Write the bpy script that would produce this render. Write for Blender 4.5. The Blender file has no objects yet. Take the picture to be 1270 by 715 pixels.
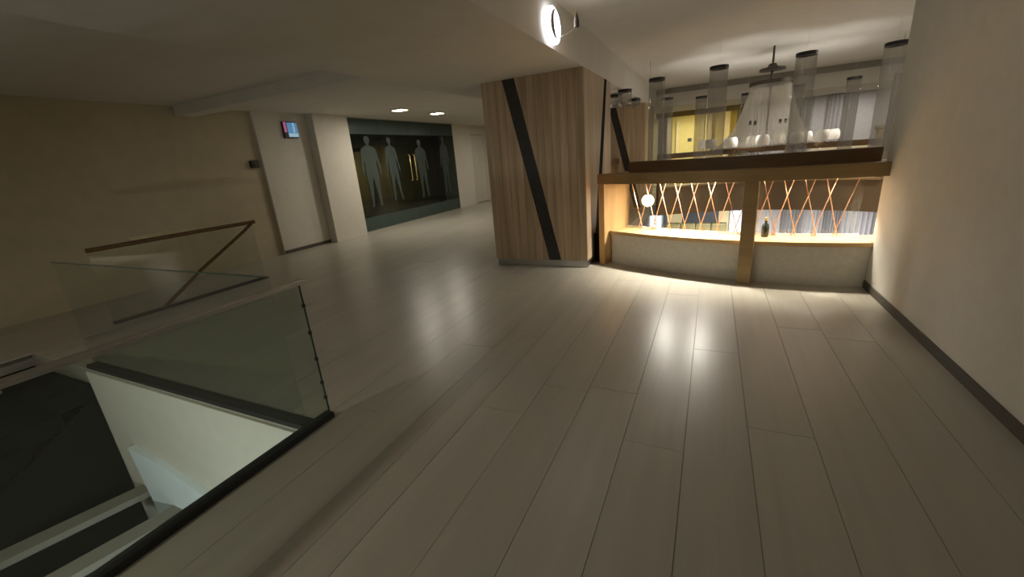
import bpy, bmesh, math, random
from mathutils import Vector, Matrix
random.seed(7)
C = bpy.context.scene.collection
S = bpy.context.scene
PI = math.pi

# ------------------------------------------------------------ camera
CAM = Vector((0, 0, 1.55))
R0 = Vector((0.90597988, 0.4159641, -0.07857686))      # camera right
R1 = Vector((0.05673229, -0.30325258, -0.95121991))    # camera down
R2 = Vector((-0.41950197, 0.85732826, -0.29833933))    # camera forward
FPX = 515.35
cd = bpy.data.cameras.new('camera'); cam = bpy.data.objects.new('camera', cd); C.objects.link(cam)
cd.sensor_fit = 'HORIZONTAL'; cd.sensor_width = 36; cd.lens = FPX / 1270 * 36
cd.clip_start = .02; cd.clip_end = 200
m = Matrix.Identity(4)
for i in range(3):
    m[i][0] = R0[i]; m[i][1] = -R1[i]; m[i][2] = -R2[i]; m[i][3] = CAM[i]
cam.matrix_world = m
S.camera = cam
# ------------------------------------------------------------ world and exposure
w = bpy.data.worlds.new('world'); S.world = w; w.use_nodes = True
w.node_tree.nodes['Background'].inputs[0].default_value = (.02, .019, .017, 1)
w.node_tree.nodes['Background'].inputs[1].default_value = .3
vs = S.view_settings
vs.view_transform = 'Standard'; vs.look = 'None'; vs.gamma = 1; vs.use_curve_mapping = False
vs.exposure = 0.0
# lamp strengths (W)
P_PUCK, P_PUCK_R, P_SCONCE, P_CHAND, P_HALL, P_ROOM, P_LOWER, P_STAIR, P_ATRIUM, P_REAR = 125, 75, 2.1, 25, 30, 60, 400, 20, 80, 48

# ------------------------------------------------------------ materials
def lin(c):
    return tuple(((v / 255 + .055) / 1.055) ** 2.4 if v / 255 > .04045 else v / 255 / 12.92 for v in c) + (1,)

def nmat(name):
    M = bpy.data.materials.new(name); M.use_nodes = True
    return M, M.node_tree, M.node_tree.nodes['Principled BSDF']

def mat(name, col, rough=.6, metal=0, var=.08, scale=6, bump=.0, stretch=(1, 1, 1), spec=.5):
    """plain surface with a little noise in colour and relief"""
    M, t, b = nmat(name)
    b.inputs['Roughness'].default_value = rough; b.inputs['Metallic'].default_value = metal
    b.inputs['Specular IOR Level'].default_value = spec
    tc = t.nodes.new('ShaderNodeTexCoord'); mp = t.nodes.new('ShaderNodeMapping')
    mp.inputs['Scale'].default_value = stretch
    t.links.new(tc.outputs['Object'], mp.inputs[0])
    n = t.nodes.new('ShaderNodeTexNoise'); n.inputs['Scale'].default_value = scale; n.inputs['Detail'].default_value = 5
    t.links.new(mp.outputs[0], n.inputs['Vector'])
    r = t.nodes.new('ShaderNodeValToRGB')
    r.color_ramp.elements[0].position = .3; r.color_ramp.elements[1].position = .7
    r.color_ramp.elements[0].color = tuple(v * (1 - var) for v in col[:3]) + (1,)
    r.color_ramp.elements[1].color = tuple(min(1, v * (1 + var)) for v in col[:3]) + (1,)
    t.links.new(n.outputs['Fac'], r.inputs[0]); t.links.new(r.outputs[0], b.inputs['Base Color'])
    if bump:
        bp = t.nodes.new('ShaderNodeBump'); bp.inputs['Strength'].default_value = bump; bp.inputs['Distance'].default_value = .01
        t.links.new(n.outputs['Fac'], bp.inputs['Height']); t.links.new(bp.outputs[0], b.inputs['Normal'])
    return M

def wood(name, c0, c1, rough=.45, axis='Z', scale=5, per_obj=.12):
    """long-grained wood, grain along one axis, each board a little different"""
    M, t, b = nmat(name)
    b.inputs['Roughness'].default_value = rough
    tc = t.nodes.new('ShaderNodeTexCoord'); mp = t.nodes.new('ShaderNodeMapping')
    s = [9, 9, 9]; s['XYZ'.index(axis)] = .45
    mp.inputs['Scale'].default_value = s
    t.links.new(tc.outputs['Object'], mp.inputs[0])
    oi = t.nodes.new('ShaderNodeObjectInfo')
    ml = t.nodes.new('ShaderNodeMath'); ml.operation = 'MULTIPLY'; ml.inputs[1].default_value = 37
    t.links.new(oi.outputs['Random'], ml.inputs[0])
    n = t.nodes.new('ShaderNodeTexNoise'); n.noise_dimensions = '4D'
    n.inputs['Scale'].default_value = scale; n.inputs['Detail'].default_value = 6; n.inputs['Roughness'].default_value = .65
    t.links.new(mp.outputs[0], n.inputs['Vector']); t.links.new(ml.outputs[0], n.inputs['W'])
    r = t.nodes.new('ShaderNodeValToRGB')
    r.color_ramp.elements[0].position = .32; r.color_ramp.elements[1].position = .68
    r.color_ramp.elements[0].color = c0; r.color_ramp.elements[1].color = c1
    t.links.new(n.outputs['Fac'], r.inputs[0])
    hs = t.nodes.new('ShaderNodeHueSaturation')
    mr = t.nodes.new('ShaderNodeMapRange'); mr.inputs['To Min'].default_value = 1 - per_obj; mr.inputs['To Max'].default_value = 1 + per_obj
    t.links.new(oi.outputs['Random'], mr.inputs['Value']); t.links.new(mr.outputs[0], hs.inputs['Value'])
    t.links.new(r.outputs[0], hs.inputs['Color']); t.links.new(hs.outputs[0], b.inputs['Base Color'])
    bp = t.nodes.new('ShaderNodeBump'); bp.inputs['Strength'].default_value = .12; bp.inputs['Distance'].default_value = .004
    t.links.new(n.outputs['Fac'], bp.inputs['Height']); t.links.new(bp.outputs[0], b.inputs['Normal'])
    return M

def emit(name, col, strength):
    M, t, b = nmat(name)
    b.inputs['Base Color'].default_value = col
    b.inputs['Emission Color'].default_value = col; b.inputs['Emission Strength'].default_value = strength
    return M

def glass(name, tint=(.9, .95, .92, 1), haze=.0, hazecol=(.5, .5, .5, 1), rough=.02, ior=1.45):
    """clear sheet: see-through, mirror-like at grazing angles, optional haze of dust/frosting"""
    M = bpy.data.materials.new(name); M.use_nodes = True; t = M.node_tree
    t.nodes.remove(t.nodes['Principled BSDF']); out = t.nodes['Material Output']
    tr = t.nodes.new('ShaderNodeBsdfTransparent'); tr.inputs[0].default_value = tint
    gl = t.nodes.new('ShaderNodeBsdfGlossy'); gl.inputs['Roughness'].default_value = rough
    # Schlick reflectance, the same from both sides of the sheet
    f0 = ((ior - 1) / (ior + 1)) ** 2
    ge = t.nodes.new('ShaderNodeNewGeometry'); dt = t.nodes.new('ShaderNodeVectorMath'); dt.operation = 'DOT_PRODUCT'
    t.links.new(ge.outputs['Normal'], dt.inputs[0]); t.links.new(ge.outputs['Incoming'], dt.inputs[1])
    def mth(op, a, b_):
        q = t.nodes.new('ShaderNodeMath'); q.operation = op
        for i, v in enumerate((a, b_)):
            if hasattr(v, 'links'): t.links.new(v, q.inputs[i])
            elif v is not None: q.inputs[i].default_value = v
        return q.outputs[0]
    c = mth('ABSOLUTE', dt.outputs['Value'], None)
    p5 = mth('POWER', mth('SUBTRACT', 1.0, c), 5.0)
    fr = t.nodes.new('ShaderNodeMath'); fr.operation = 'MULTIPLY_ADD'
    t.links.new(p5, fr.inputs[0]); fr.inputs[1].default_value = 1 - f0; fr.inputs[2].default_value = f0
    a = t.nodes.new('ShaderNodeMixShader')
    t.links.new(fr.outputs[0], a.inputs[0]); t.links.new(tr.outputs[0], a.inputs[1]); t.links.new(gl.outputs[0], a.inputs[2])
    last = a
    if haze:
        d = t.nodes.new('ShaderNodeBsdfDiffuse'); d.inputs[0].default_value = hazecol
        tl = t.nodes.new('ShaderNodeBsdfTranslucent'); tl.inputs[0].default_value = hazecol
        ad = t.nodes.new('ShaderNodeMixShader'); ad.inputs[0].default_value = .5
        t.links.new(d.outputs[0], ad.inputs[1]); t.links.new(tl.outputs[0], ad.inputs[2])
        mx = t.nodes.new('ShaderNodeMixShader'); mx.inputs[0].default_value = haze
        t.links.new(a.outputs[0], mx.inputs[1]); t.links.new(ad.outputs[0], mx.inputs[2]); last = mx
    t.links.new(last.outputs[0], out.inputs['Surface'])
    return M

MT = dict(
    plaster=mat('white_plaster', (.60, .565, .49), .75, var=.03, scale=9, bump=.05),
    taupe=mat('taupe_plaster', (.47, .41, .285), .8, var=.05, scale=5, bump=.05),
    ceil=mat('ceiling_paint', (.62, .59, .53), .8, var=.03, scale=4),
    plank=wood('grey_oak_plank', (.345, .32, .265, 1), (.40, .375, .315, 1), .325, 'Y', 1.1, .04),
    subfloor=mat('joint_grout', (.26, .24, .20), .8),
    column=wood('walnut_cladding', (.33, .235, .145, 1), (.58, .44, .295, 1), .45, 'Z', 1.5, .13),
    core=mat('dark_core', (.05, .04, .03), .7),
    inlay=mat('black_inlay', (.022, .02, .019), .45, var=.35, scale=14),
    steel=mat('brushed_steel', (.42, .41, .39), .35, 1, .1, 8, stretch=(1, 1, 12)),
    rail=mat('rail_steel', (.6, .6, .6), .16, 1, .05, 8),
    oak=wood('golden_oak', (.42, .26, .10, 1), (.60, .40, .18, 1), .4, 'X', 1.2, .03),
    oakv=wood('golden_oak_upright', (.42, .26, .10, 1), (.58, .38, .17, 1), .4, 'Z', 1.2, .03),
    brownwood=wood('brown_oak', (.25, .16, .065, 1), (.36, .235, .10, 1), .45, 'X', 1.2, .03),
    dkwood=wood('dark_brown_wood', (.10, .052, .020, 1), (.16, .09, .035, 1), .5, 'X', 1.4, .04),
    greypanel=mat('grey_parapet_fabric', (.58, .545, .47), .8, var=.06, scale=20, bump=.1),
    copper=mat('copper_rod', (.75, .42, .25), .3, .9, .05),
    fascia=mat('brown_copper_fascia', (.28, .185, .105), .5, .2, .08, 3),
    black=mat('black_metal', (.015, .015, .015), .5, 0, .1),
    dark=mat('dark_bronze', (.055, .042, .03), .5, .3, .3, 30),
    granite=mat('black_granite', (.004, .0038, .0034), .9, 0, .3, 40, spec=.15),
    base=mat('dark_baseboard', (.075, .065, .05), .6),
    white=mat('white_enamel', (.75, .75, .74), .4, 0, .02),
    cornice=mat('grey_cornice', (.27, .25, .215), .8, 0, .04),
    coolpatch=mat('cool_light_patch', (.74, .82, .86), .5, 0, .03),  # pale blue of the cool light painted low in the stairwell
    glass=glass('balustrade_glass', (.86, .92, .89, 1), .06, (.28, .30, .27, 1)),
    clearglass=glass('clear_balustrade_glass', (.95, .97, .96, 1), .015, (.28, .30, .27, 1)),
    glassedge=mat('green_glass_edge', (.05, .085, .07), .2),
    darkglass=glass('partition_glass', (.55, .62, .6, 1), .02, (.25, .3, .28, 1), .03, 1.6),
    pane=glass('clear_pane', (.97, .98, .97, 1), 0),
    tube=glass('smoked_tube', (.92, .915, .90, 1), .15, (.42, .41, .40, 1), .05, 1.3),
    frost=glass('frosted_film', (.6, .65, .63, 1), .22, (.34, .42, .40, 1), .3),
    frostreflect=glass('frost_reflection_band', (.4, .5, .46, 1), .75, (.17, .225, .20, 1), .25),  # frosting below, painted reflections on the upper band
    yellow=mat('yellow_wall', (.76, .67, .30), .7, 0, .04),
    cream=mat('cream_wall', (.80, .70, .46), .7, 0, .04),
    olive=mat('olive_header', (.30, .22, .075), .6, 0, .08),
    curtainl=mat('light_grey_drape', (.50, .49, .50), .85, 0, .06, 12),
    curtaind=mat('mid_grey_drape', (.33, .32, .33), .85, 0, .06, 12),
    blueglow=emit('blue_white_window', (.62, .76, 1, 1), 1.0),
    oliveseat=mat('olive_leather', (.26, .24, .12), .5, 0, .08),
    slate=mat('slate_panel', (.06, .075, .10), .4, 0, .1),
    glow=emit('lamp_disc', (.93, .95, 1, 1), 4),
    puck=emit('puck_glow', (1, .86, .62, 1), 30),
    warm=emit('warm_bulb', (1, .80, .50, 1), 16),
    globe=emit('warm_globe', (1, .78, .48, 1), 9),
    bluesign=emit('blue_sign', (.10, .32, .62, 1), .45),
    bluelight=emit('pale_blue_sign', (.42, .66, .85, 1), .4),
    pinksign=emit('pink_sign', (.72, .16, .38, 1), .3),
    strand=glass('crystal_strand', (.92, .90, .86, 1), .37, (.66, .63, .56, 1), .1),
    shade=emit('shade_fabric', (.80, .76, .68, 1), .10),
    brown=mat('brown_door', (.13, .075, .03), .45, 0, .1, 4),
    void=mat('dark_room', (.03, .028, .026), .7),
    lowfloor=mat('lower_floor', (.25, .23, .20), .4),
    reflectstrip=mat('reflection_strip', (.50, .43, .27), .5),  # colour of warm reflections painted above the far handrail
    bottle=mat('dark_bottle', (.02, .025, .02), .15),
    gold=mat('gold_cap', (.75, .58, .25), .3, .8),
    sparkle=mat('crystal', (.9, .88, .85), .1, 0, .02),
)

# ------------------------------------------------------------ object helpers
INV = {}
def link(name, me, m, parent=None):
    o = bpy.data.objects.new(name, me); C.objects.link(o)
    if m: me.materials.append(MT[m])
    if parent is not None: attach(o, parent)
    return o
def attach(o, parent):
    o.parent = parent
    o.matrix_parent_inverse = INV.get(parent.name, Matrix.Identity(4))
def root(name, loc, label, cat, group=None, kind=None):
    o = bpy.data.objects.new(name, None); C.objects.link(o); o.location = loc
    o.empty_display_size = .1
    INV[o.name] = Matrix.Translation(loc).inverted()
    return tag(o, label, cat, group, kind)
def tag(o, label=None, cat=None, group=None, kind=None):
    if label: o['label'] = label
    if cat: o['category'] = cat
    if group: o['group'] = group
    if kind: o['kind'] = kind
    return o
def struct(o, label, cat='structure'):
    return tag(o, label, cat, None, 'structure')

class B:
    """collects shapes into one mesh"""
    def __init__(s): s.v = []; s.f = []
    def add(s, v, f):
        k = len(s.v); s.v += [tuple(p) for p in v]; s.f += [tuple(i + k for i in q) for q in f]; return s
    def box(s, x0, x1, y0, y1, z0, z1):
        return s.add([(x0, y0, z0), (x1, y0, z0), (x1, y1, z0), (x0, y1, z0), (x0, y0, z1), (x1, y0, z1), (x1, y1, z1), (x0, y1, z1)],
                     [(3, 2, 1, 0), (4, 5, 6, 7), (0, 1, 5, 4), (1, 2, 6, 5), (2, 3, 7, 6), (3, 0, 4, 7)])
    def prism(s, poly, z0, z1):
        n = len(poly)
        return s.add([(x, y, z0) for x, y in poly] + [(x, y, z1) for x, y in poly],
                     [tuple(range(n))[::-1], tuple(range(n, 2 * n))] + [(i, (i + 1) % n, n + (i + 1) % n, n + i) for i in range(n)])
    def extr(s, poly, fn, a, b):
        """poly of (u,v), fn(u,v,w)->xyz, extruded from w=a to w=b"""
        n = len(poly)
        return s.add([fn(u, v, a) for u, v in poly] + [fn(u, v, b) for u, v in poly],
                     [tuple(range(n))[::-1], tuple(range(n, 2 * n))] + [(i, (i + 1) % n, n + (i + 1) % n, n + i) for i in range(n)])
    def tube(s, pts, r, n=8, closed=False):
        pts = [Vector(p) for p in pts]; k = len(pts); rs = r if isinstance(r, (list, tuple)) else [r] * k
        vv = []; ref = None
        for i, p in enumerate(pts):
            if closed: d = pts[(i + 1) % k] - pts[i - 1]
            else: d = pts[min(i + 1, k - 1)] - pts[max(i - 1, 0)]
            d.normalize()
            if ref is None: ref = Vector((0, 0, 1)) if abs(d.z) < .9 else Vector((1, 0, 0))
            a = d.cross(ref).normalized(); b = a.cross(d).normalized(); ref = b
            vv += [tuple(p + (a * math.cos(2 * PI * j / n) + b * math.sin(2 * PI * j / n)) * rs[i]) for j in range(n)]
        ff = []
        for i in range(k if closed else k - 1):
            i2 = (i + 1) % k
            ff += [(i * n + j, i * n + (j + 1) % n, i2 * n + (j + 1) % n, i2 * n + j) for j in range(n)]
        if not closed: ff += [tuple(range(n))[::-1], tuple(range((k - 1) * n, k * n))]
        return s.add(vv, ff)
    def lathe(s, prof, c, n=24, closed=False):
        """prof of (r,z) turned round the vertical axis through c"""
        k = len(prof); vv = []
        for r, z in prof:
            vv += [(c[0] + r * math.cos(2 * PI * j / n), c[1] + r * math.sin(2 * PI * j / n), c[2] + z) for j in range(n)]
        ff = []
        for i in range(k if closed else k - 1):
            i2 = (i + 1) % k
            ff += [(i * n + j, i * n + (j + 1) % n, i2 * n + (j + 1) % n, i2 * n + j) for j in range(n)]
        if not closed: ff += [tuple(range(n))[::-1], tuple(range((k - 1) * n, k * n))]
        return s.add(vv, ff)
    def build(s, name, m, parent=None, smooth=False, bevel=0):
        me = bpy.data.meshes.new(name); me.from_pydata(s.v, [], s.f)
        bm = bmesh.new(); bm.from_mesh(me)
        bmesh.ops.recalc_face_normals(bm, faces=bm.faces)
        if bevel:
            bmesh.ops.bevel(bm, geom=[e for e in bm.edges if e.calc_face_angle(0) > .6], offset=bevel, segments=2, affect='EDGES', profile=.6)
        bm.to_mesh(me); bm.free()
        if smooth:
            for p in me.polygons: p.use_smooth = True
            if hasattr(me, 'set_sharp_from_angle'): me.set_sharp_from_angle(angle=math.radians(45))
        return link(name, me, m, parent)
def box(name, m, x0, x1, y0, y1, z0, z1, parent=None, bevel=0):
    return B().box(x0, x1, y0, y1, z0, z1).build(name, m, parent, bevel=bevel)

def lamp(kind, name, loc, power, col=(1, .9, .75), size=.08, rot=None, parent=None, angle=None, blend=.5):
    l = bpy.data.lights.new(name, kind); l.energy = power; l.color = col
    if kind == 'AREA': l.shape = 'DISK'; l.size = size
    else: l.shadow_soft_size = size
    if angle: l.spot_size = angle; l.spot_blend = blend
    o = bpy.data.objects.new(name, l); C.objects.link(o); o.location = loc
    if rot: o.rotation_euler = rot
    if parent: attach(o, parent)
    return o

# plan of the gallery edge: a shallow curve bulging to the viewer, mirrored on the far side of the void
YM = 9.07
def yc(x): return 5.17 + .128 * (x - 1.1) ** 2
def off(x, o):
    s = .256 * (x - 1.1); q = math.hypot(1, s)
    return (x - s / q * o, yc(x) + o / q)
def curved(x0, x1, o0, o1, z0, z1, n=16, far=False, b=None):
    b = b or B()
    xs = [x0 + (x1 - x0) * i / n for i in range(n + 1)]
    P = [off(x, o0) for x in xs] + [off(x, o1) for x in reversed(xs)]
    if far: P = [(x, 2 * YM - y) for x, y in P]
    # quads instead of one big face
    v = []; f = []
    k = n + 1
    A = P[:k]; Q = P[k:][::-1]
    for z in (z0, z1):
        v += [(x, y, z) for x, y in A] + [(x, y, z) for x, y in Q]
    for i in range(n):
        a, c, d, e = i, i + 1, k + i + 1, k + i
        f += [(a, c, d, e), (2 * k + a, 2 * k + e, 2 * k + d, 2 * k + c), (a, 2 * k + a, 2 * k + c, c), (e, d, 2 * k + d, 2 * k + e)]
    f += [(0, k, 3 * k, 2 * k), (n, 2 * k + n, 3 * k + n, k + n)]
    return b.add(v, f)

# ============================================================ THE SETTING
CW = -1.5      # face of the bulkhead and right side of the columns
WR = 1.49      # right wall
WL = -8.03     # left wall line
ZC, ZS, ZH = 3.0, 2.55, 2.80

# floor slab
b = B()
b.box(-8.6, -6.42, -2.5, 18, -.28, -.012)
b.box(-6.42, -2.26, 1.44, 18, -.28, -.012)
b.box(-2.26, CW, -2.5, 18, -.28, -.012)
n = 20; xs = [CW + (WR - CW) * i / n for i in range(n + 1)]
b.prism([(CW, -2.5), (WR + .2, -2.5), (WR + .2, 5.2), (2.6, 5.2), off(2.6, .36)] + [off(x, .36) for x in reversed(xs)], -.28, -.012)
floor = b.build('floor', 'subfloor'); struct(floor, 'pale grey plank floor of the gallery', 'floor')

def ppx(p):
    d = Vector(p) - CAM; z = d.dot(R2)
    if z < .1: return None
    return 635 + FPX * d.dot(R0) / z, 357.5 + FPX * d.dot(R1) / z, z
SX = .315
edges = sorted([x for x in [-.05 + SX * k for k in range(-26, 5)] if WL - .1 < x < WR - .03] + [-2.26, CW, WR, WL])
edges = [e for i, e in enumerate(edges) if i == 0 or e - edges[i - 1] > .02]
planks = []
for x0, x1 in zip(edges, edges[1:]):
    xm = (x0 + x1) / 2
    lo = -2.4 if xm > -2.26 or xm < -6.42 else 1.44
    hi = yc(xm) if xm > CW else 16.0
    L = 2.6; y = lo - random.uniform(0, L)
    while y < hi - .02:
        ya, yb = max(y, lo), min(y + L, hi)
        if yb - ya > .02:
            last = xm > CW and yb >= hi - 1e-6
            g = .0013
            P = [(x0 + g, ya + g), (x1 - g, ya + g), (x1 - g, (yc(x1) + .03 if last else yb - g)), (x0 + g, (yc(x0) + .03 if last else yb - g))]
            q = ppx((xm, (ya + yb) / 2, 0)); score = 0
            if q and -250 < q[0] < 1500 and 100 < q[1] < 900: score = (yb - ya) * (x1 - x0) / q[2] ** 3
            planks.append((score, P))
        y += L
planks.sort(key=lambda t: -t[0])
rest = B()
for i, (sc, P) in enumerate(planks):
    if i < 290: B().prism(P, -.012, random.uniform(-.0006, .0006)).build('plank', 'plank', floor)
    else: rest.prism(P, -.012, 0)
o = rest.build('far_planks', 'plank', floor); o['kind'] = 'stuff'

# walls
struct(box('wall_right', 'plaster', WR, WR + .2, -2.5, 5.2, 0, ZC), 'plain white plaster wall along the right side', 'wall')
struct(box('wall_back', 'plaster', -8.6, WR, -2.7, -2.5, -3.6, ZC), 'plaster wall behind the camera', 'wall')
struct(box('wall_left', 'taupe', -8.6, WL - .07, -2.5, 5.74, -3.6, ZH), 'dim taupe wall beyond the stairwell', 'wall')
b = B(); b.box(-8.6, WL, 5.74, 6.95, 0, ZH)
struct(b.build('wall_niche', 'plaster'), 'white wall stretch carrying the blue sign', 'wall')
struct(box('wall_pier', 'plaster', -8.6, WL + .22, 6.95, 7.93, 0, ZH), 'white pier standing proud beside the dark glass', 'wall')
b = B(); b.box(-8.6, WL, 12.82, 14.0, 0, ZH); b.box(-8.6, WL - .16, 14.0, 15.2, 0, ZH); b.box(-8.6, WL, 15.2, 18, 0, ZH); b.box(-8.6, WL, 14.0, 15.2, 2.5, ZH)
struct(b.build('wall_hall', 'plaster'), 'white wall with a shallow niche beyond the glass', 'wall')
struct(box('wall_end', 'plaster', -8.6, CW, 18, 18.2, 0, ZH), 'white wall closing the end of the hall', 'wall')
struct(box('baseboard_right', 'base', WR - .014, WR, -2.5, 5.2, .001, .075), 'dark baseboard along the right wall', 'baseboard')
struct(box('trim_1', 'white', WR - .022, WR + .01, 5.2, 5.222, .001, .085), 'small white end cap at the wall corner', 'trim')
b = B(); b.box(WL, WL + .014, 5.74, 6.95, .001, .07)
struct(b.build('baseboard_left', 'base'), 'dark baseboard under the sign wall', 'baseboard')
# ceilings
struct(box('ceiling', 'ceil', CW, 6.2, -2.5, 13.15, ZC, ZC + .1), 'pale ceiling above gallery and void', 'ceiling')
b = B(); b.box(-3.65, CW, -2.5, 18, ZS, ZC + .1)
struct(b.build('ceiling_bulkhead', 'ceil'), 'lower pale ceiling bulkhead resting over the wooden column', 'ceiling')
struct(box('ceiling_hall', 'ceil', -8.6, -3.65, -2.5, 18, ZH, ZH + .1), 'dim ceiling above the stairwell and hall', 'ceiling')
struct(box('trim_2', 'ceil', -8.05, -3.65, 4.42, 4.72, 2.64, ZH), 'shallow ceiling beam crossing the hall', 'trim')
# far side of the void
b = B()
b.box(CW, 6.2, 13.0, 13.15, ZS, ZC - .13)
struct(b.build('wall_bulkhead_far', 'ceil'), 'pale bulkhead at the far edge of the void', 'wall')
n = 24
b = B().prism([(-1.15 + 5.5 * i / n, 12.97 - .10 * math.sin(PI * i / n)) for i in range(n + 1)] + [(4.35, 13.06), (-1.15, 13.06)], ZC - .13, ZC - .001)
b.box(CW, 6.2, 13.06, 13.15, ZC - .13, ZC)
struct(b.build('trim_3', 'cornice'), 'dark curved cornice along the far bulkhead', 'trim')
struct(box('ceiling_far', 'ceil', CW, 6.2, 13.15, 15.5, ZS, ZS + .1), 'ceiling above the far walkway', 'ceiling')
b = B(); xs = [CW + 7.7 * i / 24 for i in range(25)]
b.prism([(x, 2 * YM - off(x, -.02)[1]) for x in xs] + [(6.2, 19), (CW, 19)], -.28, 0)
struct(b.build('floor_far', 'lowfloor'), 'floor of the far walkway', 'floor')
b = B(); b.box(CW - .2, -1.42, 15.5, 15.65, 0, ZC); b.box(-1.42, .66, 15.5, 15.65, 2.62, ZC); b.box(.66, 2.62, 15.5, 15.65, 0, ZC); b.box(2.62, 6.2, 15.5, 15.65, 1.25, ZC)
struct(b.build('wall_far', 'curtainl'), 'grey wall across the void around the yellow room', 'wall')
struct(box('wall_far_panel', 'cream', 2.62, 4.05, 15.52, 15.65, 0, 1.25), 'cream lower panel of the far wall', 'wall')
struct(box('wall_far_corner', 'curtaind', 4.05, 6.2, 15.52, 15.65, 0, 1.25), 'grey lower corner of the far wall', 'wall')
struct(box('trim_4', 'olive', -1.75, .80, 15.36, 15.5, 2.40, 2.56), 'olive header above the yellow room', 'trim')
struct(box('trim_5', 'olive', .60, .84, 15.36, 15.5, 0, 2.40), 'olive jamb beside the yellow room', 'trim')
struct(box('wall_yellow_back', 'yellow', -3.0, .9, 18.6, 18.75, 0, 2.7), 'bright yellow back wall inside the far room', 'wall')
struct(box('wall_yellow_right', 'yellow', .75, .9, 15.65, 18.6, 0, 2.7), 'bright yellow right wall inside the far room', 'wall')
struct(box('wall_yellow_left', 'yellow', -3.0, -2.85, 15.65, 18.6, 0, 2.7), 'bright yellow left wall inside the far room', 'wall')
struct(box('ceiling_yellow_room', 'cream', -3, .9, 15.65, 18.75, 2.7, 2.8), 'cream ceiling of the far room', 'ceiling')
struct(box('wall_void_right', 'plaster', 6.2, 6.4, 5.0, 19, -3.6, ZC + .1), 'plaster wall closing the void on the right', 'wall')
struct(box('wall_void_near', 'plaster', WR + .2, 6.2, 5.0, 5.2, -3.6, ZC), 'plaster wall closing the void beside the gallery', 'wall')
# lower level
struct(box('floor_lower', 'lowfloor', -8.6, 8, -2.5, 19, -3.7, -3.6), 'floor of the hall below', 'floor')
struct(box('wall_lower_back', 'curtaind', -8.6, 8, 17.6, 17.8, -3.6, -.28), 'grey back wall of the hall below', 'wall')
struct(box('wall_lower_left', 'plaster', -5.4, -5.2, 2.0, 17.6, -3.6, -.28), 'pale side wall of the hall below', 'wall')
struct(box('wall_lower_near', 'plaster', -5.2, 6.2, 4.6, 4.8, -3.6, -.28), 'pale near wall of the hall below', 'wall')
b = B(); b.box(-5.2, CW - .1, 4.8, 17.6, -.34, -.285)
struct(b.build('ceiling_lower', 'ceil'), 'ceiling of the hall below', 'ceiling')

# dark room behind the glass partition
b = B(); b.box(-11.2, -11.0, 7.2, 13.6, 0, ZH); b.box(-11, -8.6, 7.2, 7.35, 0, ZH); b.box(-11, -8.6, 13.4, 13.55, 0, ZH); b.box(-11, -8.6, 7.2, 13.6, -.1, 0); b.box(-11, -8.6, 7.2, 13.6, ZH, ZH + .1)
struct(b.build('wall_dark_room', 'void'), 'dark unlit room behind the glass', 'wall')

# ============================================================ THE WOODEN COLUMNS
def column(name, y0, label, sx0, sx1, side):
    X0, X1, D = -2.93, CW, 1.58
    r = root(name, ((X0 + X1) / 2, y0 + D / 2, 0), label, 'column', 'wood clad columns')
    box('core', 'core', X0 + .014, X1 - .014, y0 + .014, y0 + D - .014, .10, ZS, r)
    box('plinth', 'steel', X0 + .02, X1 - .01, y0 + .012, y0 + D - .012, .001, .10, r, .003)
    nb = 13; wd = (X1 - X0) / nb
    for i in range(nb):
        g = .0012
        box('board', 'column', X0 + i * wd + g, X0 + (i + 1) * wd - g, y0 - random.uniform(0, .0015), y0 + .014, .10, ZS - .001, r)
    for i in range(nb):
        g = .0012
        box('board', 'column', X0 + i * wd + g, X0 + (i + 1) * wd - g, y0 + D - .014, y0 + D, .10, ZS - .001, r)
    ns = 14; wd = (D - .032) / ns
    for xa, xb in ((X1 - .014, X1), (X0, X0 + .014)):
        for i in range(ns):
            box('board', 'column', xa, xb, y0 + .016 + i * wd + .0012, y0 + .016 + (i + 1) * wd - .0012, .10, ZS - .001, r)
    hw = .088
    B().extr([(sx0 - hw, ZS - .002), (sx1 - hw, .101), (sx1 + hw, .101), (sx0 + hw, ZS - .002)], lambda u, v, w_: (u, w_, v), y0 - .005, y0 + .004).build('diagonal_inlay', 'inlay', r)
    if side:
        B().extr([(y0 + 1.16, ZS - .002), (y0 + .38, .101), (y0 + .62, .101), (y0 + 1.30, ZS - .002)], lambda u, v, w_: (w_, u, v), X1 - .004, X1 + .004).build('diagonal_inlay', 'granite', r)
    return r
column('wooden_column', 5.54, 'walnut clad column with black diagonal inlay beside the railing', -2.52, -1.975, True)
column('wooden_column', 11.04, 'farther walnut clad column across the void behind glass tubes', -2.29, -1.66, False)

# ============================================================ NEAR GALLERY RAILING
r = root('gallery_railing', (.1, 5.3, 0), 'golden oak gallery railing with copper lattice and grey parapet', 'railing', 'gallery railings')
XA, XB = -1.33, WR - .003
ZB = 1.12
curved(-1.235, .36, 0, .10, .001, .425, 12).build('parapet_panel', 'greypanel', r)
curved(.36, XB, 0, .10, .001, .425, 10).build('parapet_panel', 'greypanel', r)
sl = curved(-1.235, XB, -.035, .37, .425, .470, 20).build('sill', 'oak', r)
curved(-1.235, XB, .325, .37, .470, .490, 20).build('sill_stop', 'brownwood', sl)
curved(-1.235, XB, .318, .325, .470, .498, 20).build('glazing_bead', 'white', sl)
curved(XA, -1.245, -.13, .38, .001, ZB, 2).build('end_post', 'oakv', r)
B().prism([off(.345, -.13), off(.475, -.13), off(.475, -.012), off(.345, -.012)], .001, ZB).build('post', 'brownwood', r, bevel=.004)
b = B()
curved(XA - .01, XB, -.14, .38, ZB, ZB + .125, 24).build('top_beam', 'brownwood', r)
curved(-1.05, XB, .10, .30, ZB + .125, ZB + .255, 22).build('cap_rail', 'dkwood', r)
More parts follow.
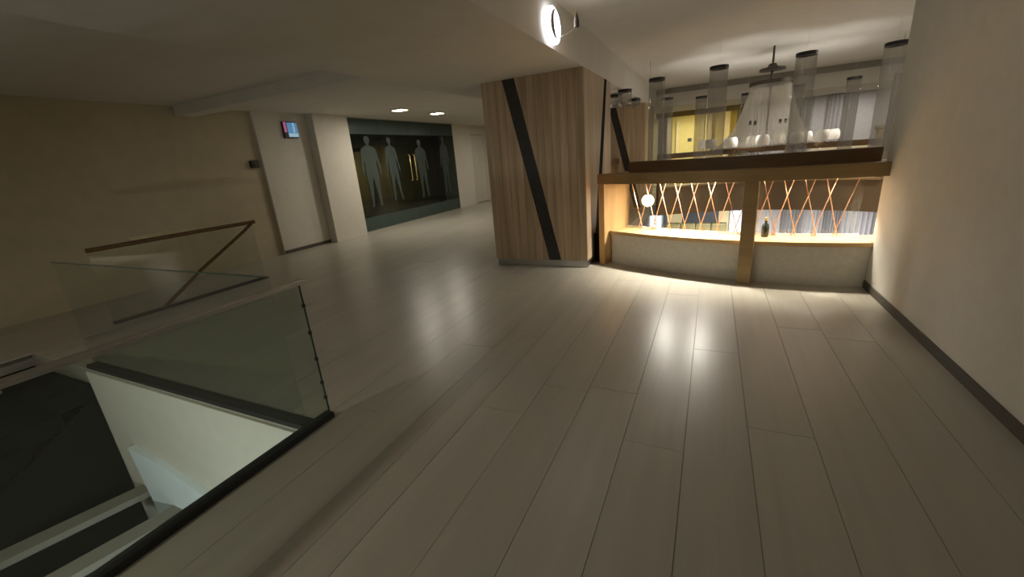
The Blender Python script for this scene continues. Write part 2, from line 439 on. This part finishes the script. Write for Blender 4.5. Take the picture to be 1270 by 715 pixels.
for xa, xb in ((-1.235, .36), (.36, XB)):
    curved(xa + .01, xb - .01, .345, .352, .49, ZB, 12).build('glass_pane', 'pane', r)
curved(XB, 2.6, .06, .37, .425, .470, 6).build('sill', 'oak', r)
curved(XB, 2.6, .06, .38, ZB, ZB + .125, 6).build('top_beam', 'brownwood', r)
curved(XB, 2.6, .06, .12, .001, .425, 6).build('parapet_panel', 'greypanel', r)
# copper lattice: two families of slanting rods, bent along the curve
sp = .205; x = -1.16; k = 0
while x < XB - .04:
    for sgn, x0 in ((1, x), (-1, x + .115)):
        x1 = x0 + sgn * .185
        xt0, xb0 = x0, x1
        if -1.2 < xb0 < XB - .02 and -1.2 < xt0 < XB - .02:
            pt = off(xt0, .30 + .010 * sgn); pb = off(xb0, .30 + .010 * sgn)
            B().tube([(pt[0], pt[1], ZB), (pb[0], pb[1], .471)], .0055, 6).build('lattice_rod', 'copper', r)
    x += sp; k += 1
for px_, pw in ((-.56, P_PUCK), (-.10, P_PUCK), (.72, P_PUCK_R), (1.16, P_PUCK_R), (1.74, P_PUCK)):
    q = off(px_, .22)
    d = B().lathe([(.0, -.012), (.034, -.012), (.040, -.006), (.040, 0)], (q[0], q[1], ZB), 16).build('puck_light', 'puck', r)
    if px_ < .4: lamp('AREA', 'puck_lamp', (q[0], q[1], ZB - .018), 17, (1, .96, .86), .075, (0, 0, 0), r)
    lamp('SPOT', 'puck_lamp', (q[0], q[1], ZB - .016), pw, (1, .92, .77), .04, (0, 0, 0), r, math.radians(120 if px_ < .4 else 104), .6)
box('filler_box', 'granite', CW + .006, XA - .005, 5.90, 6.42, .001, .42, r)
# bottle on the sill
q = off(.555, .24)
t = root('bottle', (q[0], q[1], .47), 'dark bottle with pale gold cap on the sill beside the post', 'bottle')
B().lathe([(.0, 0), (.036, 0), (.038, .01), (.038, .11), (.03, .14), (.014, .16), (.013, .185)], (q[0], q[1], .471), 16).build('body', 'bottle', t, True)
B().lathe([(.0, 0), (.016, 0), (.016, .03), (.012, .036)], (q[0], q[1], .656), 12).build('cap', 'gold', t, True)

# far railing and the side railing between the columns
r = root('gallery_railing', (1.1, 12.9, 0), 'brown railing on the far side of the void', 'railing', 'gallery railings')
curved(-1.33, 3.53, -.04, .10, -.28, .46, 28, True).build('parapet_panel', 'fascia', r)
curved(-1.33, 3.53, -.04, .30, .46, .50, 28, True).build('sill', 'oak', r)
curved(-1.33, 3.53, -.04, .14, 1.20, 1.33, 28, True).build('top_beam', 'dkwood', r)
for xp in (-1.29, .42, 1.78, 3.45):
    P = [off(xp - .05, .0), off(xp + .05, .0), off(xp + .05, .1), off(xp - .05, .1)]
    B().prism([(x, 2 * YM - y) for x, y in P], .50, 1.20).build('post', 'brownwood', r)
r = root('gallery_railing', (-1.6, 9.08, 0), 'brown railing running between the two wooden columns', 'railing', 'gallery railings')
box('parapet_panel', 'fascia', CW - .74, CW - .62, 7.13, 11.03, .001, .46, r)
box('sill', 'oak', CW - .78, CW - .58, 7.13, 11.03, .46, .50, r)
box('top_beam', 'dkwood', CW - .76, CW - .62, 7.13, 11.03, 1.20, 1.33, r)
for yp in (7.2, 9.0, 10.95): box('post', 'brownwood', CW - .73, CW - .64, yp - .05, yp + .05, .50, 1.20, r)

# ============================================================ STAIRWELL AND GLASS BALUSTRADE
XG = -2.22
r = root('glass_balustrade', (XG, 0, 0), 'glass balustrade with ribbed steel top rail along the stairwell', 'balustrade', 'stair balustrades')
for ya, yb in ((-2.4, -.55), (-.54, 1.62)):
    box('glass_panel', 'glass', XG - .006, XG + .006, ya, yb, .03, .925, r)
box('glass_edge', 'glassedge', XG - .0065, XG + .0065, 1.62, 1.624, .03, .925, r)
box('base_channel', 'black', XG - .035, XG + .03, -2.4, 1.63, .001, .04, r)
tr = box('top_rail', 'rail', XG - .026, XG + .026, -2.4, 1.655, .925, .945, r, .002)
for i in range(5):
    xx = XG - .021 + .0105 * i
    B().tube([(xx, -2.4, .946), (xx, 1.652, .946)], .0042, 6).build('rail_rib', 'rail', tr, True)
box('end_cap', 'gold', XG - .025, XG + .025, 1.655, 1.66, .922, .95, r)
for z_ in (.78, .60, .42, .25, .14):
    box('edge_clip', 'black', XG - .009, XG + .009, 1.612, 1.626, z_, z_ + .022, r)

r = root('glass_balustrade', (-3.7, 1.5, 0), 'frameless glass panel across the far end of the stairwell', 'balustrade', 'stair balustrades')
box('glass_panel', 'clearglass', -5.15, -2.30, 1.495, 1.505, .03, 1.0, r)
box('glass_edge', 'glassedge', -5.15, -2.30, 1.494, 1.506, 1.0, 1.006, r)
box('base_channel', 'black', -5.16, -2.27, 1.445, 1.53, .001, .035, r)

# stairwell enclosure
b = B(); b.box(-5.16, -2.26, 1.44, 1.56, -3.6, -.29)
b.box(-5.16, -2.26, 1.425, 1.44, -3.6, -.02)
struct(b.build('wall_stair_end', 'plaster'), 'white end wall of the stairwell below the floor edge', 'wall')
struct(box('wall_stair_right', 'plaster', -2.26, -2.14, -2.5, 1.44, -3.6, -.29), 'plaster wall below the glass balustrade', 'wall')
struct(box('wall_stair_left', 'taupe', -6.56, -6.44, -2.5, 1.44, -3.6, -.02), 'taupe wall beside the upper stair flight', 'wall')
struct(box('wall_stair_back', 'taupe', -6.44, -5.18, 1.44, 1.56, -3.6, -.29), 'wall under the top of the stair flight', 'wall')
# upper flight, descending towards the viewer
r = root('stair_flight', (-5.8, 0, -1), 'black granite stair flight descending from the floor edge', 'stairs', 'stair flights')
TR, RI = .26, .172
for i in range(11):
    y1 = 1.43 - TR * i; z1 = -RI * (i + 1) + .02
    box('step', 'granite', -6.43, -5.19, max(y1 - TR - .02, -2.45), y1, z1 - .17, z1, r)
B().extr([(1.42, -.28), (1.42, -3.5), (-1.42, -3.5), (-1.42, -2.15)], lambda u, v, w_: (w_, u, v), -5.19, -5.165).build('stringer', 'granite', r)
# lower flight, dropping away below the floor
r = root('stair_flight', (-3.7, 0, -2.5), 'lower dark stair flight in the stairwell with pale stringers', 'stairs', 'stair flights')
for i in range(10):
    y0 = -1.3 + TR * i; z1 = -1.75 - RI * (i + 1)
    box('step', 'granite', -5.14, -2.28, y0, y0 + TR + .02, z1 - .17, z1, r)
def bar(pa, pb, w_, h_):
    b = B(); (xa, ya, za), (xb, yb, zb) = pa, pb
    b.add([(xa - w_, ya, za - h_), (xa + w_, ya, za - h_), (xa + w_, ya, za), (xa - w_, ya, za), (xb - w_, yb, zb - h_), (xb + w_, yb, zb - h_), (xb + w_, yb, zb), (xb - w_, yb, zb)],
          [(0, 1, 2, 3), (7, 6, 5, 4), (0, 4, 5, 1), (1, 5, 6, 2), (2, 6, 7, 3), (3, 7, 4, 0)])
    return b
bar((-4.85, 1.42, -1.24), (-4.85, -1.3, -.80), .09, .06).build('stringer', 'subfloor', r)
bar((-4.19, 1.42, -1.23), (-4.19, -1.3, -.85), .09, .06).build('stringer', 'subfloor', r)
B().extr([(-4.757, -.725), (-4.642, -1.614), (-3.66, -.917), (-4.326, -.76)], lambda u, v, w_: (u, w_, v), 1.37, 1.424).build('light_patch_panel', 'coolpatch', r)  # bluish panel stands in for cool light falling on the end wall
tag(box('stair_landing', 'granite', -6.43, -2.28, -2.45, -1.46, -2.2, -2.0, None, .01), 'dark landing between the two stair flights', 'landing')
# guard rail on the far side of the stairs
r = root('glass_balustrade', (-6.5, 2.6, 0), 'farther glass balustrade with dark handrail against the taupe wall', 'balustrade', 'stair balustrades')
box('glass_panel', 'clearglass', -6.506, -6.494, 2.2, 4.2, .03, .88, r)
B().tube([(-6.5, 2.2, .915), (-6.5, 3.9, .915), (-6.5, 4.25, .915)], .028, 10).build('handrail', 'dkwood', r, True)
B().tube([(-6.5, 4.25, .93), (-6.5, 4.05, .80), (-6.5, 3.3, .38), (-6.5, 2.75, .03)], .022, 10).build('raking_rail', 'dkwood', r, True)
box('base_channel', 'black', -6.53, -6.47, 2.2, 4.2, .001, .035, r)
for ya, yb in ((2.62, 2.98), (3.02, 3.50)): box('reflection_strip', 'reflectstrip', -6.512, -6.488, ya, yb, .945, .985, r)  # cream strips stand in for warm lamp reflections in the glass

# ============================================================ GLASS PARTITION WITH FIGURES
r = root('glass_partition', (WL, 10.4, 0), 'dark glass partition wall with frosted human silhouettes', 'partition')
panes = []
GY = [7.95, 9.16, 10.40, 11.62, 12.80]
for ya, yb in zip(GY, GY[1:]):
    panes.append(box('glass_pane', 'darkglass', WL - .012, WL, ya + .004, yb - .004, .02, ZH - .02, r))
    box('frost_reflection_band', 'frostreflect', WL + .001, WL + .003, ya + .004, yb - .004, .02, .36, panes[-1])
    box('frost_reflection_band', 'frostreflect', WL + .001, WL + .003, ya + .004, yb - .004, 2.42, ZH - .02, panes[-1])  # upper band stands in for ceiling lights reflected in the glass
box('floor_channel', 'steel', WL - .03, WL + .02, 7.95, 12.80, .001, .02, r)
box('head_channel', 'steel', WL - .03, WL + .02, 7.95, 12.80, ZH - .02, ZH - .001, r)
OUT = [(0, 1.0), (.035, .985), (.045, .95), (.035, .915), (.02, .895), (.022, .87), (.075, .85), (.115, .82), (.128, .74), (.135, .66), (.15, .58), (.155, .50), (.14, .46), (.125, .48), (.118, .56), (.10, .66), (.085, .62), (.092, .52), (.09, .40), (.078, .28), (.07, .16), (.062, .05), (.085, .01), (.03, .005), (.028, .08), (.022, .20), (.012, .33), (0, .44)]
def figure(yc_, z0, h, ws, lean, mir, step):
    right = [(u * ws, v) for u, v in OUT]
    left = [(-u * ws * .95, v) for u, v in OUT[1:-1]][::-1]
    P = []
    for u, v in right + left:
        if v < .42: u += step * (.42 - v) * (1 if u > 0 else -1)
        u = u * mir + lean * v
        P.append((yc_ + u * h, z0 + v * h))
    return B().extr(P, lambda u, v, w_: (w_, u, v), WL + .001, WL + .004)
for a in ((8.72, .60, 1.78, 1.35, -.02, 1, .06), (9.62, .66, 1.70, 1.1, -.06, -1, .10), (10.90, .62, 1.68, 1.25, -.03, 1, .05), (12.18, .62, 1.78, 1.0, -.02, -1, .04)):
    figure(*a).build('frosted_figure', 'frost', panes[sum(a[0] > g for g in GY[1:-1])])
for yy in (10.28, 10.50):
    B().tube([(WL + .002, yy, 1.15), (WL + .05, yy, 1.17), (WL + .05, yy, 1.86), (WL + .002, yy, 1.88)], .014, 8).build('pull_handle', 'gold', panes[1 if yy < 10.4 else 2], True)
t = root('interior_panel', (-8.9, 11.6, 0), 'brown wooden screen standing behind the dark glass', 'screen')
for i in range(5): box('board', 'brown', -8.95, -8.91, 10.42 + i * .49, 10.90 + i * .49, .002, 2.5, t)

# ============================================================ WALL SIGN, SENSOR, HALL LIGHTS
r = root('wall_sign', (WL, 6.45, 2.46), 'small lit blue and pink sign high on the white wall', 'sign')
box('housing', 'black', WL + .001, WL + .05, 6.33, 6.66, 2.31, 2.63, r, .004)
box('blue_panel', 'bluesign', WL + .05, WL + .054, 6.42, 6.655, 2.33, 2.61, r)
box('pale_bar', 'bluelight', WL + .054, WL + .056, 6.55, 6.59, 2.42, 2.61, r)
box('pale_bar', 'bluelight', WL + .054, WL + .056, 6.43, 6.655, 2.33, 2.40, r)
box('pink_bar', 'pinksign', WL + .05, WL + .054, 6.34, 6.40, 2.42, 2.62, r)
r = root('wall_sensor', (WL - .07, 5.58, 1.83), 'small dark sensor box on the taupe wall edge', 'sensor')
box('housing', 'black', WL - .069, WL - .01, 5.50, 5.66, 1.76, 1.90, r, .01)
B().tube([(WL - .011, 5.58, 1.83), (WL + .005, 5.58, 1.83)], .03, 12).build('lens', 'dark', r)
for i, (x, y, lb) in enumerate(((-6.45, 8.2, 'square ceiling light nearer the white pier'), (-6.4, 9.6, 'square ceiling light farther along the hall'), (-5.6, 14.0, 'added square ceiling light brightening the far end of the hall'))):  # the third light is added to brighten the far hall wall
    r = root('ceiling_light', (x, y, ZH), lb, 'ceiling light', 'hall ceiling lights')
    fr_ = box('frame', 'white', x - .16, x + .16, y - .16, y + .16, ZH - .03, ZH - .001, r, .004)
    for k in range(3): box('tube_strip', 'warm', x - .13, x + .13, y - .11 + k * .085, y - .06 + k * .085, ZH - .036, ZH - .03, fr_)
    lamp('AREA', 'hall_lamp', (x, y, ZH - .045), P_HALL, (1, .93, .80), .30, None, r)

# ============================================================ DISC WALL LAMPS ON THE BULKHEAD
def wall_lamp(y, z, label):
    X = CW
    r = root('wall_lamp', (X, y, z), label, 'wall lamp', 'disc wall lamps')
    def disc(r0, x0, x1, nm, m):
        P = [(y + r0 * math.cos(2 * PI * k / 32), z + r0 * .8 * math.sin(2 * PI * k / 32)) for k in range(32)]
        return B().extr(P, lambda u, v, w_: (w_, u, v), x0, x1).build(nm, m, r)
    disc(.17, X + .001, X + .03, 'back_plate', 'white'); disc(.20, X + .03, X + .055, 'glowing_disc', 'glow')
    P = [(X + .085, y + .14 * math.cos(a), z + .125 * math.sin(a)) for a in [PI * (.62 + .78 * k / 14) for k in range(15)]]
    B().tube(P, [.004 + .012 * math.sin(PI * (k + 1) / 16) for k in range(15)], 8).build('crescent_shield', 'dark', r, True)
    B().tube([(X + .004, y + .02, z - .145), (X + .24, y + .10, z - .03)], .0045, 8).build('arm', 'rail', r, True)
    B().lathe([(.0, 0), (.026, 0), (.026, .05), (.016, .10), (.004, .13)], (X + .245, y + .102, z - .03), 12).build('spot_head', 'dark', r, True)
    l = lamp('AREA', 'disc_lamp', (X + .09, y, z), P_SCONCE, (1, .96, .89), .34, (0, -PI / 2, 0), r)
    return r
wall_lamp(4.34, 2.725, 'glowing disc wall lamp on the bulkhead above the wooden column')
wall_lamp(2.2, 2.76, 'second disc wall lamp nearer the camera along the bulkhead')

# ============================================================ HANGING GLASS TUBES
TOPZ = 2.52
spots = [(815, 98, 'smoked glass tube left of the chandelier before the wooden column'), (892, 83, 'tall near glass tube just left of the chandelier'), (1001, 66, 'tall near glass tube just right of the chandelier'),
         (1113, 53, 'largest glass tube hanging beside the right wall edge'), (775, 112, 'middle short tube of the trio above the far wooden column'), (787, 123, 'right short tube of the trio above the far wooden column'),
         (764, 118, 'leftmost short tube of the trio above the far wooden column'), (828, 122, 'dark looking far tube at the edge of the yellow room'), (870, 120, 'far glass tube in front of the yellow room'),
         (927, 116, 'far glass tube half behind the chandelier strands'), (990, 106, 'far glass tube behind the tall tube right of the chandelier'), (1060, 96, 'far glass tube standing alone against the grey wall')]
for k, (px, py, lb) in enumerate(spots):
    d = R0 * ((px - 635) / FPX) + R1 * ((py - 357.5) / FPX) + R2
    P = CAM + d * ((TOPZ - CAM.z) / d.z)
    x, y = P.x, P.y; R = .118; L = (.22, .14, .20)[k - 4] if 4 <= k <= 6 else 1.40
    r = root('glass_tube', (x, y, TOPZ - L), lb, 'pendant', 'hanging glass tubes')
    B().lathe([(R, -L), (R, 0), (R - .006, 0), (R - .006, -L)], (x, y, TOPZ), 28, True).build('tube', 'tube', r, True)
    B().lathe([(R + .002, -.03), (R + .002, .012), (R - .012, .012), (R - .012, -.03)], (x, y, TOPZ), 28, True).build('top_rim', 'black', r, True)
    B().lathe([(R + .001, -.006), (R + .001, .004), (R - .010, .004), (R - .010, -.006)], (x, y, TOPZ - L), 28, True).build('bottom_rim', 'steel', r, True)
    b = B()
    b.tube([(x - .112, y, TOPZ + .004), (x + .112, y, TOPZ + .004)], .003, 4).tube([(x, y, TOPZ), (x, y, ZC)], .0008, 4)
    b.build('suspension_wire', 'white', r)
r = root('hanging_strip', (2.75, 9.9, 1.2), 'dark bronze strip hanging at the right wall edge', 'pendant')
B().lathe([(.05, 0), (.055, .3), (.048, .6), (.055, .9), (.05, 1.26)], (2.78, 9.9, 1.15), 12).build('body', 'dark', r, True)
B().tube([(2.78, 9.9, 2.41), (2.78, 9.9, ZC)], .004, 6).build('wire', 'steel', r)

# ============================================================ CHANDELIER
cx, cy = .82, 9.07
r = root('chandelier', (cx, cy, 1.3), 'large chandelier with a flaring cone of pale strands', 'chandelier')
B().lathe([(.0, .10), (.05, .09), (.08, .04), (.19, .02), (.20, -.015), (.0, -.02)], (cx + .02, cy, 2.64), 24).build('canopy', 'dark', r, True)
B().tube([(cx + .02, cy, 1.36), (cx + .02, cy, ZC)], .016, 8).build('stem', 'dark', r, True)
B().lathe([(.33, -.03), (.33, .03), (.24, .03), (.24, -.03)], (cx + .02, cy, 2.43), 32, True).build('top_ring', 'dark', r, True)
prof = [(.30, 2.40), (.34, 2.25), (.40, 2.05), (.47, 1.85), (.57, 1.65), (.70, 1.50), (.84, 1.40)]
b = B(); N = 90
for k in range(N):
    a = 2 * PI * k / N; da = 2 * PI / N * .46
    for (ra, za), (rb, zb) in zip(prof, prof[1:]):
        v = [(cx + .02 + rr * math.cos(aa), cy + rr * math.sin(aa), zz) for rr, zz, aa in ((ra, za, a - da), (ra, za, a + da), (rb, zb, a + da), (rb, zb, a - da))]
        b.add(v, [(0, 1, 2, 3)])
o = b.build('strands', 'strand', r); o['kind'] = 'stuff'
B().lathe([(.86, -.025), (.86, .02), (.82, .02), (.82, -.025)], (cx, cy, 1.385), 40, True).build('lower_ring', 'dkwood', r, True)
for k in range(13):
    a = 2 * PI * k / 13 + .25; q = (cx + .98 * math.cos(a), cy + .98 * math.sin(a))
    ar = B().tube([(cx + .84 * math.cos(a), cy + .84 * math.sin(a), 1.385), (cx + .93 * math.cos(a), cy + .93 * math.sin(a), 1.33), (q[0], q[1], 1.40)], .012, 6).build('arm', 'dkwood', r, True)
    B().lathe([(.085, 0), (.097, .03), (.10, .08), (.09, .13), (.07, .16), (.062, .155), (.082, .125), (.092, .08), (.09, .03)], (q[0], q[1], 1.43), 18, True).build('lamp_shade', 'shade', ar, True)
for dx, dz in ((-.27, 1.80), (-.20, 1.79), (.16, 1.78), (.24, 1.78)):
    rr = .49
    box('clip', 'black', cx + dx - .018, cx + dx + .018, cy - math.sqrt(rr * rr - dx * dx) - .02, cy - math.sqrt(rr * rr - dx * dx) - .004, dz - .03, dz + .035, r)
for k in range(14):
    a = PI + PI * (k + .5) / 14; q = (cx + .84 * math.cos(a), cy + .84 * math.sin(a), 1.29 - .02 * (k % 3))
    B().lathe([(0, -.028), (.016, 0), (0, .028)], q, 6).build('crystal_drop', 'sparkle', r)
for k in range(5):
    a = 2 * PI * k / 5 + .6
    q = (cx + 1.0 * math.cos(a), cy + 1.0 * math.sin(a), 1.64)
    lamp('SPOT', 'chandelier_lamp', q, P_CHAND, (1, .97, .93), .05, (PI - .38, 0, 0), r, math.radians(84), 1.0)
    lamp('POINT', 'chandelier_lamp', q, 3.5, (1, .95, .87), .05, None, r)

# pendant globe low over the void
gx, gy, gz = -1.10, 8.6, .55
r = root('globe_pendant', (gx, gy, gz), 'glowing warm globe lamp hanging low over the void', 'pendant')
B().lathe([(.115 * math.sin(PI * k / 14), -.115 * math.cos(PI * k / 14)) for k in range(15)], (gx, gy, gz), 20).build('globe', 'globe', r, True)
B().tube([(gx, gy, gz + .11), (gx, gy, ZC)], .0025, 6).build('stem', 'dark', r)
for k in range(5):
    a = 2 * PI * k / 5
    B().tube([(gx + .118 * math.cos(a + .3 * j) * math.cos(-.9 + .45 * j), gy + .118 * math.sin(a + .3 * j) * math.cos(-.9 + .45 * j), gz + .118 * math.sin(-.9 + .45 * j)) for j in range(5)], .004, 5).build('cage_wire', 'dark', r)
lamp('POINT', 'globe_lamp', (gx, gy, gz), 14, (1, .80, .52), .12, None, r)

# ============================================================ YELLOW ROOM AND FAR WALKWAY
r = root('interior_door', (-.75, 18.55, 0), 'yellow door with a small plate inside the far room', 'door')
box('leaf', 'yellow', -1.25, -.45, 18.52, 18.58, .002, 2.3, r, .004)
box('frame', 'cream', -1.35, -1.25, 18.50, 18.6, .002, 2.4, r); box('frame', 'cream', -.45, -.35, 18.50, 18.6, .002, 2.4, r)
box('plate', 'slate', -.92, -.78, 18.50, 18.52, 1.62, 1.74, r)
for x, lb in ((-.18, 'cream pilaster beside the yellow door'), (.42, 'cream pilaster in the right corner of the yellow room')):
    r = root('pilaster', (x, 18.5, 0), lb, 'pilaster', 'cream pilasters')
    box('shaft', 'cream', x - .10, x + .10, 18.4, 18.598, .001, 2.55, r); box('capital', 'cream', x - .14, x + .14, 18.36, 18.598, 2.55, 2.69, r)
lamp('AREA', 'yellow_room_lamp', (-.8, 17.0, 2.62), P_ROOM, (1, .90, .62), .6)
r = root('wall_candelabrum', (-1.27, 15.3, 2.62), 'twin bulb candle lamp glowing by the yellow room header', 'wall lamp')
for k, (dx, dz) in enumerate(((-.10, 0), (.06, -.02))):
    B().lathe([(0, -.02), (.03, 0), (.04, .05), (.02, .12), (0, .16)], (-1.27 + dx, 15.28, 2.62 + dz), 10).build('bulb', 'warm', r, True)
    B().tube([(-1.27, 15.495, 2.55), (-1.27, 15.35, 2.52), (-1.27 + dx, 15.28, 2.60 + dz)], .01, 6).build('arm', 'gold', r, True)
for i, (x, lb) in enumerate(((1.35, 'left grey drape fold on the far wall'), (2.25, 'middle grey drape fold on the far wall'), (3.15, 'right grey drape fold on the far wall'))):
    P = [(x - .25 + .5 * k / 20, 15.42 + .035 * math.sin(k * 1.6)) for k in range(21)]
    tag(B().prism(P + [(x + .25, 15.49), (x - .25, 15.49)], .003 if x < 2.3 else 1.26, 2.54).build('drape', 'curtainl'), lb, 'curtain', 'far wall drapes')
r = root('end_post', (4.25, 15.3, 0), 'olive wooden post at the right end of the far walkway', 'post')
box('shaft', 'olive', 4.08, 4.42, 15.2, 15.45, .002, 1.55, r, .01); box('capital', 'olive', 4.04, 4.46, 15.16, 15.49, 1.55, 1.62, r, .006)
for x in (1.6, 3.6): lamp('AREA', 'walkway_lamp', (x, 14.3, 2.53), 22, (1, .93, .82), .3)

# ============================================================ LOWER HALL
for i, (x0, x1, mt, lb) in enumerate(((1.45, 2.25, 'curtainl', 'pale drape of the lower hall beside the bottle'), (2.25, 2.85, 'curtaind', 'darker drape second from the railing post'), (2.85, 3.45, 'curtainl', 'pale drape in the middle of the lower hall'),
                                 (3.45, 3.95, 'curtaind', 'darker drape left of the last pale drape'), (3.95, 4.75, 'curtainl', 'last pale drape towards the right wall'), (4.75, 5.4, 'curtaind', 'darkest drape nearest the right wall edge'))):
    n = 24
    P = [(x0 + (x1 - x0) * k / n, 16.95 + .05 * math.sin(k * 1.5)) for k in range(n + 1)]
    tag(B().prism(P + [(x1, 17.1), (x0, 17.1)], -3.59, -.30).build('drape', mt), lb, 'curtain', 'lower hall drapes')
for i, (x0, x1, lb) in enumerate(((-2.12, -1.60, 'bluish lit window left of the cream panel'), (.68, 1.28, 'bluish lit window left of the railing post'))):
    r = root('lit_window', ((x0 + x1) / 2, 17, -3.5), lb, 'window', 'lower hall windows')
    box('pane', 'blueglow', x0 + .05, x1 - .05, 17.0, 17.03, -2.9, -.6, r)
    for a in (x0, x1 - .05): box('frame', 'white', a, a + .05, 16.97, 17.06, -3.59, -.5, r)
    box('mullion', 'white', (x0 + x1) / 2 - .015, (x0 + x1) / 2 + .015, 16.97, 17.0, -2.9, -.6, r)
for x0, x1, lb in ((-1.45, -.92, 'cream wall panel left of the slate board'), (.32, .66, 'narrow cream wall panel right of the slate board')):
    tag(box('wall_panel', 'cream', x0, x1, 17.0, 17.08, -3.59, -.4, None, .01), lb, 'panel', 'cream panels below')
tag(box('wall_board', 'slate', -.90, .30, 17.02, 17.1, -3.59, -.4, None, .01), 'dark slate board between the cream panels', 'board')
r = root('banquette', (-.5, 16.6, -3.6), 'olive leather banquette in the hall below', 'sofa')
box('seat', 'oliveseat', -1.45, .60, 15.9, 16.6, -3.2, -2.75, r, .05)
for i in range(4): box('back_cushion', 'oliveseat', -1.45 + i * .515, -.945 + i * .515, 16.55, 16.85, -2.7, -1.25, r, .06)
box('plinth', 'black', -1.4, .55, 16.0, 16.8, -3.599, -3.2, r)
for x0, lb in ((-2.9, 'pale square pillar at the left of the lower hall'),):
    r = root('pillar', (x0, 16.9, -3.6), lb, 'pillar')
    box('shaft', 'white', x0 - .3, x0 + .35, 16.8, 17.2, -3.59, -.36, r, .01); box('base', 'white', x0 - .35, x0 + .40, 16.75, 17.25, -3.599, -3.4, r, .01)
lamp('AREA', 'lower_hall_lamp', (.5, 13.8, -.36), P_LOWER, (1, .92, .8), 1.2)
lamp('AREA', 'lower_hall_lamp', (3.6, 13.8, -.36), P_LOWER * .7, (.95, .96, 1), 1.0)
# ceiling downlights of the void, hidden from the gallery by the right wall
for x, y, lb in ((3.3, 8.6, 'round ceiling downlight over the right of the void'),):
    r = root('downlight', (x, y, ZC), lb, 'ceiling light')
    B().lathe([(0, -.02), (.09, -.02), (.11, -.001), (0, -.001)], (x, y, ZC), 20).build('trim_ring', 'white', r)
    B().lathe([(0, -.024), (.08, -.024), (.08, -.02), (0, -.02)], (x, y, ZC), 20).build('lens', 'warm', r)
    lamp('AREA', 'downlight_lamp', (x, y, ZC - .04), P_ATRIUM, (1, .92, .8), .16, None, r)
# stair lamps, low in the stairwell
r = root('stair_lamp', (-2.45, 1.0, -1.45), 'cool white bulkhead lamp low on the stairwell wall', 'wall lamp')
B().extr([(1.0 + .09 * math.cos(2 * PI * k / 16), -1.5 + .09 * math.sin(2 * PI * k / 16)) for k in range(16)], lambda u, v, w_: (w_, u, v), -2.30, -2.262).build('body', 'white', r)
lamp('POINT', 'stair_bulb', (-2.55, .95, -1.55), P_STAIR * .7, (.70, .85, 1), .06, None, r)
r = root('stair_lamp', (-2.4, -.6, -.6), 'white bulkhead lamp high on the stairwell wall', 'wall lamp')
B().extr([(-.6 + .09 * math.cos(2 * PI * k / 16), -.6 + .09 * math.sin(2 * PI * k / 16)) for k in range(16)], lambda u, v, w_: (w_, u, v), -2.30, -2.262).build('body', 'white', r)
lamp('SPOT', 'stair_bulb', (-2.55, -.6, -.6), P_STAIR * 4, (1, 1, .97), .06, (math.radians(84), 0, math.radians(20)), r, math.radians(100), .6)
# ceiling downlight in the bulkhead behind the viewer
r = root('downlight', (-3.3, -1.3, ZS), 'round downlight in the low bulkhead behind the viewer', 'ceiling light')
B().lathe([(0, -.02), (.14, -.02), (.16, -.001), (0, -.001)], (-3.3, -1.3, ZS), 20).build('trim_ring', 'white', r)
lamp('AREA', 'downlight_lamp', (-3.3, -1.3, ZS - .03), P_REAR, (1, .93, .80), .26, None, r)
